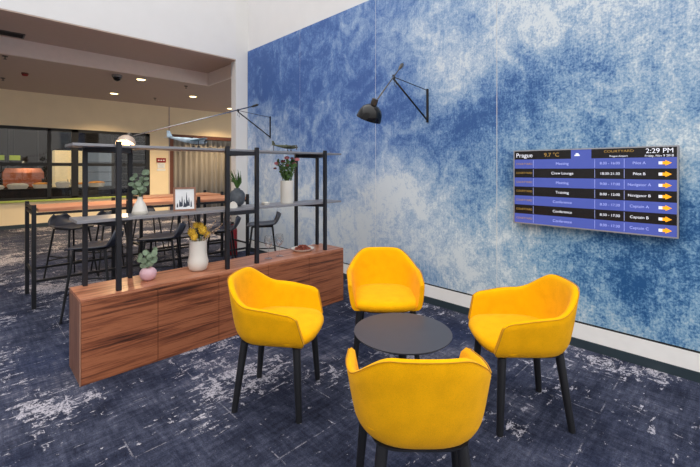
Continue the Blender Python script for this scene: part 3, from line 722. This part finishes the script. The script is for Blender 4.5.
# model aeroplanes
def aeroplane(name, label, loc, rz, L, m1, m2, prop_n=2):
    t = thing(name, label, 'model aeroplane', loc, rz, group='model aeroplanes on the top shelf')
    fu = MB(); R = []
    for s, r, zz in ((-.5, .004, .075), (-.42, .012, .073), (-.2, .032, .066), (0, .046, .06), (.2, .052, .058), (.36, .048, .058), (.45, .036, .058), (.5, .01, .058)):
        R.append([(s*L, r*L*2*.6*math.cos(2*PI*q/16), zz*L/.33+r*L*2*.7*math.sin(2*PI*q/16)) for q in range(16)])
    fu.rings(R).build('fuselage', m1, t, smooth=True)
    zc = .058*L/.33
    wing = MB()
    for sy in (-1, 1):
        vs = [(.02*L, 0, zc-.01*L), (.26*L, 0, zc-.01*L), (.20*L, sy*.52*L, zc+.03*L), (.09*L, sy*.52*L, zc+.03*L)]
        vs += [(a, b, c+.016*L) for a, b, c in vs]; wing.add(vs, [(0,1,2,3),(4,5,6,7),(0,1,5,4),(1,2,6,5),(2,3,7,6),(3,0,4,7)])
    wing.build('wing', m2, t, bevel=.001)
    tl = MB(); z5 = .075*L/.33
    for sy in (-1, 1):
        vs = [(-.5*L, 0, z5), (-.38*L, 0, z5), (-.42*L, sy*.17*L, z5), (-.49*L, sy*.17*L, z5)]; vs += [(a, b, c+.008*L) for a, b, c in vs]; tl.add(vs, [(0,1,2,3),(4,5,6,7),(0,1,5,4),(1,2,6,5),(2,3,7,6),(3,0,4,7)])
    vs = [(-.5*L, -.004*L, z5), (-.36*L, -.004*L, z5), (-.44*L, -.004*L, z5+.15*L), (-.51*L, -.004*L, z5+.15*L)]; vs += [(a, .004*L, c) for a, b, c in vs]; tl.add(vs, [(0,1,2,3),(4,5,6,7),(0,1,5,4),(1,2,6,5),(2,3,7,6),(3,0,4,7)])
    tl.build('tail', m1, t)
    MB().ball((.08*L, 0, zc+.055*L), .04*L, 12, (1.8, .8, .9)).build('cockpit', 'black_shade', t, smooth=True)
    xs = (.51*L,) if prop_n == 1 else (.32*L, .32*L); ys = (0,) if prop_n == 1 else (-.2*L, .2*L)
    for x, y in zip(xs, ys):
        if prop_n == 2: MB().ball((x-.08*L, y, zc+.012*L), .035*L, 12, (2.4, 1, 1)).build('engine', m1, t, smooth=True)
        MB().box(x, x+.004, y-.006, y+.006, zc-.09*L, zc+.09*L).box(x, x+.004, y-.09*L, y+.09*L, zc-.006, zc+.006).build('propeller', 'propeller', t)
    for sy in (-1, 1):
        MB().tube([(.2*L, sy*.12*L, zc), (.21*L, sy*.12*L, .02*L)], .003).lathe([(0, -.003), (.03*L, -.003), (.03*L, .003), (0, .003)], 12, (.21*L, sy*.12*L, .03*L), Matrix.Rotation(PI/2, 3, 'X')).build('landing_gear', 'propeller', t)
    MB().tube([(-.44*L, 0, z5), (-.44*L, 0, .0)], .003).build('tail_wheel', 'propeller', t)
    return t
def yawx(fx, fy): return math.atan2(fy, fx)
aeroplane('model_aeroplane', 'silver blue twin engine model aeroplane on the top shelf above the picture frame', (1.275, 3.19, ZT+.001), yawx(1, .12), .345, 'plane_silver', 'plane_blue')
aeroplane('model_aeroplane', 'dark camouflage model aeroplane on the top shelf above the pink roses', (2.23, 3.19, ZT+.001), yawx(1, -.1), .27, 'camo', 'camo', 1)

# ------------------------------------------------------------------ things on the sideboard
t = thing('round_pot', 'small pink round pot with sage leaves on the sideboard', 'pot', (.965, 3.165, H))
MB().lathe([(0, 0), (.03, 0), (.05, .015), (.060, .045), (.058, .065), (.045, .085), (.032, .092), (.024, .092), (.022, .08), (0, .08)], 32).build('body', 'pink_ceramic', t, smooth=True, auto=70)
eucalyptus(t, .09, .11, .055, 5, .024)
t = thing('belly_vase', 'white vase with round foot holding yellow dried blooms on the sideboard', 'vase', (1.356, 3.18, H))
MB().lathe([(0, 0), (.05, 0), (.068, .012), (.079, .045), (.082, .075), (.075, .105), (.070, .14), (.068, .24), (.070, .25), (.064, .25), (.060, .235), (.058, .2), (0, .2)], 36).build('body', 'porcelain', t, smooth=True, auto=70)
for (r, z, d, rad) in [(-.048, .315, -.01, .036), (.042, .335, -.015, .038), (-.012, .285, -.05, .032), (.0, .36, .05, .03), (-.03, .37, .02, .026), (.06, .29, .04, .03)]:
    c = Rt*r+Fw*d+Vector((0,0,z)); mb = MB()
    mb.ball(c, rad*.75, 12, (1, 1, 1.2))
    for q in range(46):
        zz = 1-2*(q+.5)/46; a = q*2.4; w = math.sqrt(1-zz*zz); dr = Vector((w*math.cos(a), w*math.sin(a), zz)); p = c+Vector((dr.x, dr.y, dr.z*1.2))*rad*.7
        mb.tube([p, p+dr*rad*.35+Vector((0,0,rad*.15))], [rad*.12, rad*.03], 5)
    mb.build('bloom', 'protea_yellow', t, smooth=True)
sm = MB()
for (r, z, d) in [(-.048, .31, -.01), (.042, .33, -.015), (-.012, .28, -.05), (.0, .35, .05), (-.03, .36, .02), (.06, .29, .04)]:
    c = Rt*r+Fw*d+Vector((0,0,z)); sm.tube([(0, 0, .1), (c.x*.6, c.y*.6, .24), c], .003, 6)
sm.build('stems', 'stem_green', t)
tw = MB()
for (r, z) in [(-.10, .46), (-.06, .42), (.20, .38), (.17, .34), (.14, .40)]:
    a = Vector((0,0,.2)); b = Rt*r*.5+Vector((0,0,.2+(z-.2)*.6)); c = Rt*r+Vector((0,0,z)); tw.tube([a, b, c], [.003, .0025, .0015], 6)
    for q in range(5): p = b.lerp(c, .3+q*.17); tw.ball(p+Vector((random.uniform(-.01,.01), 0, random.uniform(-.01,.01))), .006, 6)
tw.build('dried_twigs', 'stem_brown', t)
# wine glasses
def wineglass(label, loc):
    t = thing('wine_glass', label, 'glass', loc, group='wine glasses on the sideboard')
    MB().lathe([(0, 0), (.036, 0), (.036, .0025), (.008, .006)], 28).build('foot', 'clear_glass', t, smooth=True, auto=50)
    MB().lathe([(.008, .006), (.004, .02), (.004, .095), (.008, .102)], 16).build('stem', 'clear_glass', t, smooth=True)
    MB().lathe([(.008, .102), (.026, .118), (.038, .145), (.040, .17), (.034, .215), (.033, .215), (.038, .17), (.036, .146), (.024, .12), (0, .106)], 28).build('bowl', 'clear_glass', t, smooth=True, auto=70)
wineglass('left clear wine glass on the sideboard, behind the left armchair', (2.00, 3.12, H)); wineglass('right clear wine glass on the sideboard, nearer the snack plate', (2.13, 3.13, H))
# plate of snacks
t = thing('serving_plate', 'round white plate on the right end of the sideboard', 'plate', (2.45, 3.18, H))
MB().lathe([(0, 0), (.085, 0), (.115, .022), (.118, .028), (.108, .026), (.08, .010), (0, .010)], 36).build('plate', 'porcelain', t, smooth=True, auto=60)
sn = MB()
first = None
spots = []
for ring, cnt, zz in ((.07, 9, .022), (.035, 6, .026), (0, 1, .028), (.04, 5, .044), (.0, 1, .052)):
    for q in range(cnt): a = 2*PI*q/cnt+ring*9; spots.append((math.cos(a)*ring, math.sin(a)*ring, zz))
for q, (x, y, z) in enumerate(spots):
    if first is None:
        me = MB().ball((0,0,0), .019, 10, (1, .8, .6)).build('snack', 'snack_brown', smooth=True); o = first = me
    else: o = first.copy(); C.objects.link(o)
    o.location = (2.45+x, 3.18+y, H+z); o.rotation_euler = (0, 0, q*1.3)
    tag(o, 'small reddish brown snack on the white plate, one of many alike', 'snack', 'snacks on the white plate')

# ------------------------------------------------------------------ wall lamps
def wall_lamp(label, base, pivot, head, weight, lit=False, sr=.105, face=(0,0,-1), sc=1.0):
    t = thing('wall_lamp', label, 'lamp', base, group='swing arm wall lamps'); B = Vector(base)
    P, Hd, Wt = Vector(pivot)-B, Vector(head)-B, Vector(weight)-B
    MB().box(-.012, 0, -.012, .012, -.02, .33).build('wall_bar', 'black_metal', t, bevel=.002)
    MB().tube([(-.012, 0, .005), P+Vector((0,0,-.02))], .009, 10).build('strut', 'black_metal', t, smooth=True)
    MB().tube([(-.012, 0, .315), P], .004, 8).build('tie_rod', 'black_metal', t, smooth=True)
    MB().lathe([(0, -.02), (.014, -.02), (.014, .02), (0, .02)], 14, P).build('pivot_joint', 'black_metal', t, smooth=True, auto=40)
    MB().tube([Wt, Hd], .009 if lit else .006, 10).build('swing_arm', 'steel' if lit else 'bronze', t, smooth=True)
    d = (Wt-P).normalized(); MB().tube([Wt-d*.02, Wt+d*.01, Wt+d*.07, Wt+d*.10], [.008, .016, .02, .012], 14).build('counterweight', 'black_metal' if lit else 'bronze', t, smooth=True, auto=60)
    f = Vector(face).normalized(); M = f.to_track_quat('-Z', 'Y').to_matrix() @ Matrix.Scale(sc, 3)
    MB().lathe([(.0, .05), (.026, .05), (.028, .0), (.026, -.005), (0, -.005)], 20, Hd, M).build('lamp_socket', 'bronze', t, smooth=True, auto=40)
    sh_ = MB().lathe([(.028, 0), (.05, -.010), (.078, -.032), (.096, -.065), (.104, -.105), (.106, -.125), (.103, -.125), (.100, -.105), (.092, -.066), (.074, -.035), (.046, -.014), (.02, -.004)], 36, Hd, M).build('lamp_shade', 'black_shade' if not lit else 'lamp_metal', t, smooth=True, auto=70)
    MB().ball(Hd+f*(.115 if lit else .075), .042 if lit else .032, 14).build('bulb', 'bulb_glow' if lit else 'porcelain', sh_, smooth=True)
    cp = MB().tube([P+Vector((0,-.01,0)), P+Vector((-.02,-.02,-.07)), P+Vector((.01,-.02,-.10)), P+Vector((.02,-.01,-.05)), P+Vector((0,.0,-.01))], .0025, 6).build('cable_loop', 'black_metal', t, smooth=True)
    if lit:
        L = bpy.data.lights.new('lamp_bulb_light', 'POINT'); L.energy = 22; L.color = (1, .72, .4); L.shadow_soft_size = .03
        lo = bpy.data.objects.new('lamp_bulb_light', L); C.objects.link(lo); lo.location = Vector(base)+Hd+f*.17
wall_lamp('black domed swing arm lamp on the mural above the back armchair', (XW, 2.29, 1.905), (2.84, 2.29, 2.266), (2.30, 2.062, 1.915), (2.99, 2.337, 2.385), face=(.02, .5, -1), sc=.98)
wall_lamp('lit swing arm lamp fixed to the mural near the column, reaching over the bar table', (XW, 5.245, 1.905), (2.84, 5.245, 2.27), (1.46, 5.57, 1.815), (3.05, 5.20, 2.35), lit=True, face=(-.42, -.55, -1), sc=1.08)

# ------------------------------------------------------------------ wall screen
SX = 3.335; SY0, SY1, SZ0, SZ1 = .284, 1.370, .938, 1.558
t = thing('wall_screen', 'large wall mounted screen listing meeting rooms with yellow arrows', 'screen', (SX, (SY0+SY1)/2, (SZ0+SZ1)/2))
HW, HH = (SY1-SY0)/2, (SZ1-SZ0)/2
MB().box(0, .035, -HW, HW, -HH, HH).build('housing', 'tv_back', t, bevel=.003)
MB().box(.035, XW-SX-.001, -.2, .2, -.14, .14).build('wall_mount', 'tv_back', t)
fm = MB(); e = .009
fm.box(-.006, 0, -HW, HW, HH-e, HH).box(-.006, 0, -HW, HW, -HH, -HH+e).box(-.006, 0, -HW, -HW+e, -HH+e, HH-e).box(-.006, 0, HW-e, HW, -HH+e, HH-e); fm.build('bezel', 'tv_bezel', t)
# display: local horizontal u from 0 (left as seen) to 1; screen left is +y
UW = HW-e; UH = HH-e
def sy(u): return UW-2*UW*u
def szv(v): return UH-2*UH*v          # v from top
def patch(u0, u1, v0, v1, mat, name, depth=.0015, base=0.0):
    return MB().box(-base-depth, -base, sy(u1), sy(u0), szv(v1), szv(v0)).build(name, mat, scr)
scr = box_obj('display', 'scr_black', (-.002, 0, -UW, UW, -UH, UH), t)
hd = .115; rh = (1-hd)/7
for i in (0, 2, 4, 6): patch(0, 1, hd+i*rh, hd+(i+1)*rh, 'scr_blue', 'row_band', .001, .002)
patch(0.408, 0.537, .0, hd, 'scr_blue', 'row_band', .001, .002)
for i in range(7):
    for u in (0.143, 0.557, 0.728): patch(u, u+.0022, hd+i*rh+.01, hd+(i+1)*rh-.01, 'scr_dim', 'column_line', .0006, .003)
dgl = []
def text(s, u, v, size, mat, align='CENTER', bold=0.0, stretch=1.0):
    cu = bpy.data.curves.new('lettering', 'FONT'); cu.body = s; cu.size = size; cu.align_x = align; cu.align_y = 'CENTER'; cu.extrude = .0003; cu.offset = bold
    o = bpy.data.objects.new('lettering', cu); C.objects.link(o)
    bpy.context.view_layer.update(); dg = bpy.context.evaluated_depsgraph_get()
    me = bpy.data.meshes.new_from_object(o.evaluated_get(dg)); bpy.data.objects.remove(o)
    me.materials.clear(); me.materials.append(MATS[mat]); n = bpy.data.objects.new('lettering', me); C.objects.link(n); n.parent = scr
    # text x -> -y world, text y -> z
    n.matrix_local = Matrix(((0, 0, -1, -.0042), (-stretch, 0, 0, sy(u)), (0, 1, 0, szv(v)), (0, 0, 0, 1)))
    return n
text('Prague', .012, hd*.52, .05, 'scr_white', 'LEFT')
text('9.7 °C', 0.276, hd*.52, .044, 'scr_gold')
MB().box(-.0045, -.003, sy(0.457), sy(0.439), szv(hd*.62), szv(hd*.40)).box(-.0045, -.003, sy(0.465), sy(0.431), szv(hd*.70), szv(hd*.56)).build('cloud_icon', 'scr_white', scr)
text('COURTYARD', 0.697, hd*.30, .024, 'scr_gold', stretch=1.25); text('Prague Airport', 0.697, hd*.80, .018, 'scr_white')
text('2:29 PM', .985, hd*.36, .046, 'scr_white', 'RIGHT'); text('Friday, Nov 9 2018', .985, hd*.84, .020, 'scr_white', 'RIGHT')
rows = [('Meeting', '8:30 - 16:00', 'Pilot A'), ('Crew Lounge', '18:30-21:30', 'Pilot B'), ('Meeting', '9:00 - 17:00', 'Navigator A'), ('Training', '8:00 - 12:00', 'Navigator B'),
        ('Conference', '8:30 - 17:30', 'Captain A'), ('Conference', '8:30 - 17:30', 'Captain B'), ('Conference', '8:30 - 17:30', 'Captain C')]
for i, (a, b, c) in enumerate(rows):
    v = hd+(i+.5)*rh; mt = 'scr_dim' if i % 2 == 0 else 'scr_white'
    text('COURTYARD', 0.075, v, .023, 'scr_gold', stretch=.95); text(a, 0.349, v, .029, mt); text(b, 0.647, v, .026, mt); text(c, 0.81, v, .027, mt)
    m = MB(); cy = sy(0.942); cz = szv(v); s = .019
    arr = [(.034, -.010), (-.002, -.010), (-.002, -s), (-.036, 0), (-.002, s), (-.002, .010), (.034, .010)]
    vs = [(-.0048, cy+p, cz+q) for p, q in arr]+[(-.003, cy+p, cz+q) for p, q in arr]
    m.add(vs, [tuple(range(7)), tuple(reversed(range(7, 14)))]+[(q, (q+1)%7, 7+(q+1)%7, 7+q) for q in range(7)]).build('arrow', 'scr_orange', scr)
    MB().box(-.0052, -.0049, cy+.014, cy+.034, cz-.010, cz+.010).build('arrow_tail', 'scr_white', scr)
    if i % 2 == 0: pass

# ------------------------------------------------------------------ light
w = bpy.data.worlds.new('sky'); bpy.context.scene.world = w; w.use_nodes = True
nt = w.node_tree; bg = nt.nodes['Background']
tc = N(nt, 'ShaderNodeTexCoord'); sp = N(nt, 'ShaderNodeSeparateXYZ'); nt.links.new(tc.outputs['Generated'], sp.inputs[0])
nt.links.new(ramp(nt, sp.outputs[2], [(0, (.36, .355, .35, 1)), (.25, (.54, .535, .53, 1)), (1, (1, .985, .965, 1))]), bg.inputs['Color'])
bg.inputs['Strength'].default_value = 2.9

cam = bpy.data.cameras.new('camera'); co = bpy.data.objects.new('camera', cam); C.objects.link(co)
cam.sensor_width = 36; cam.lens = 36*385/700; cam.shift_y = -(233.5-169)/700; cam.clip_start = .05
co.location = (0, 0, EYE); co.rotation_euler = (PI/2, 0, -math.atan2(.7025, .7117))
S = bpy.context.scene; S.camera = co
S.view_settings.view_transform = 'Standard'; S.view_settings.look = 'None'; S.view_settings.gamma = 1; S.view_settings.exposure = 0
S.view_settings.use_curve_mapping = False
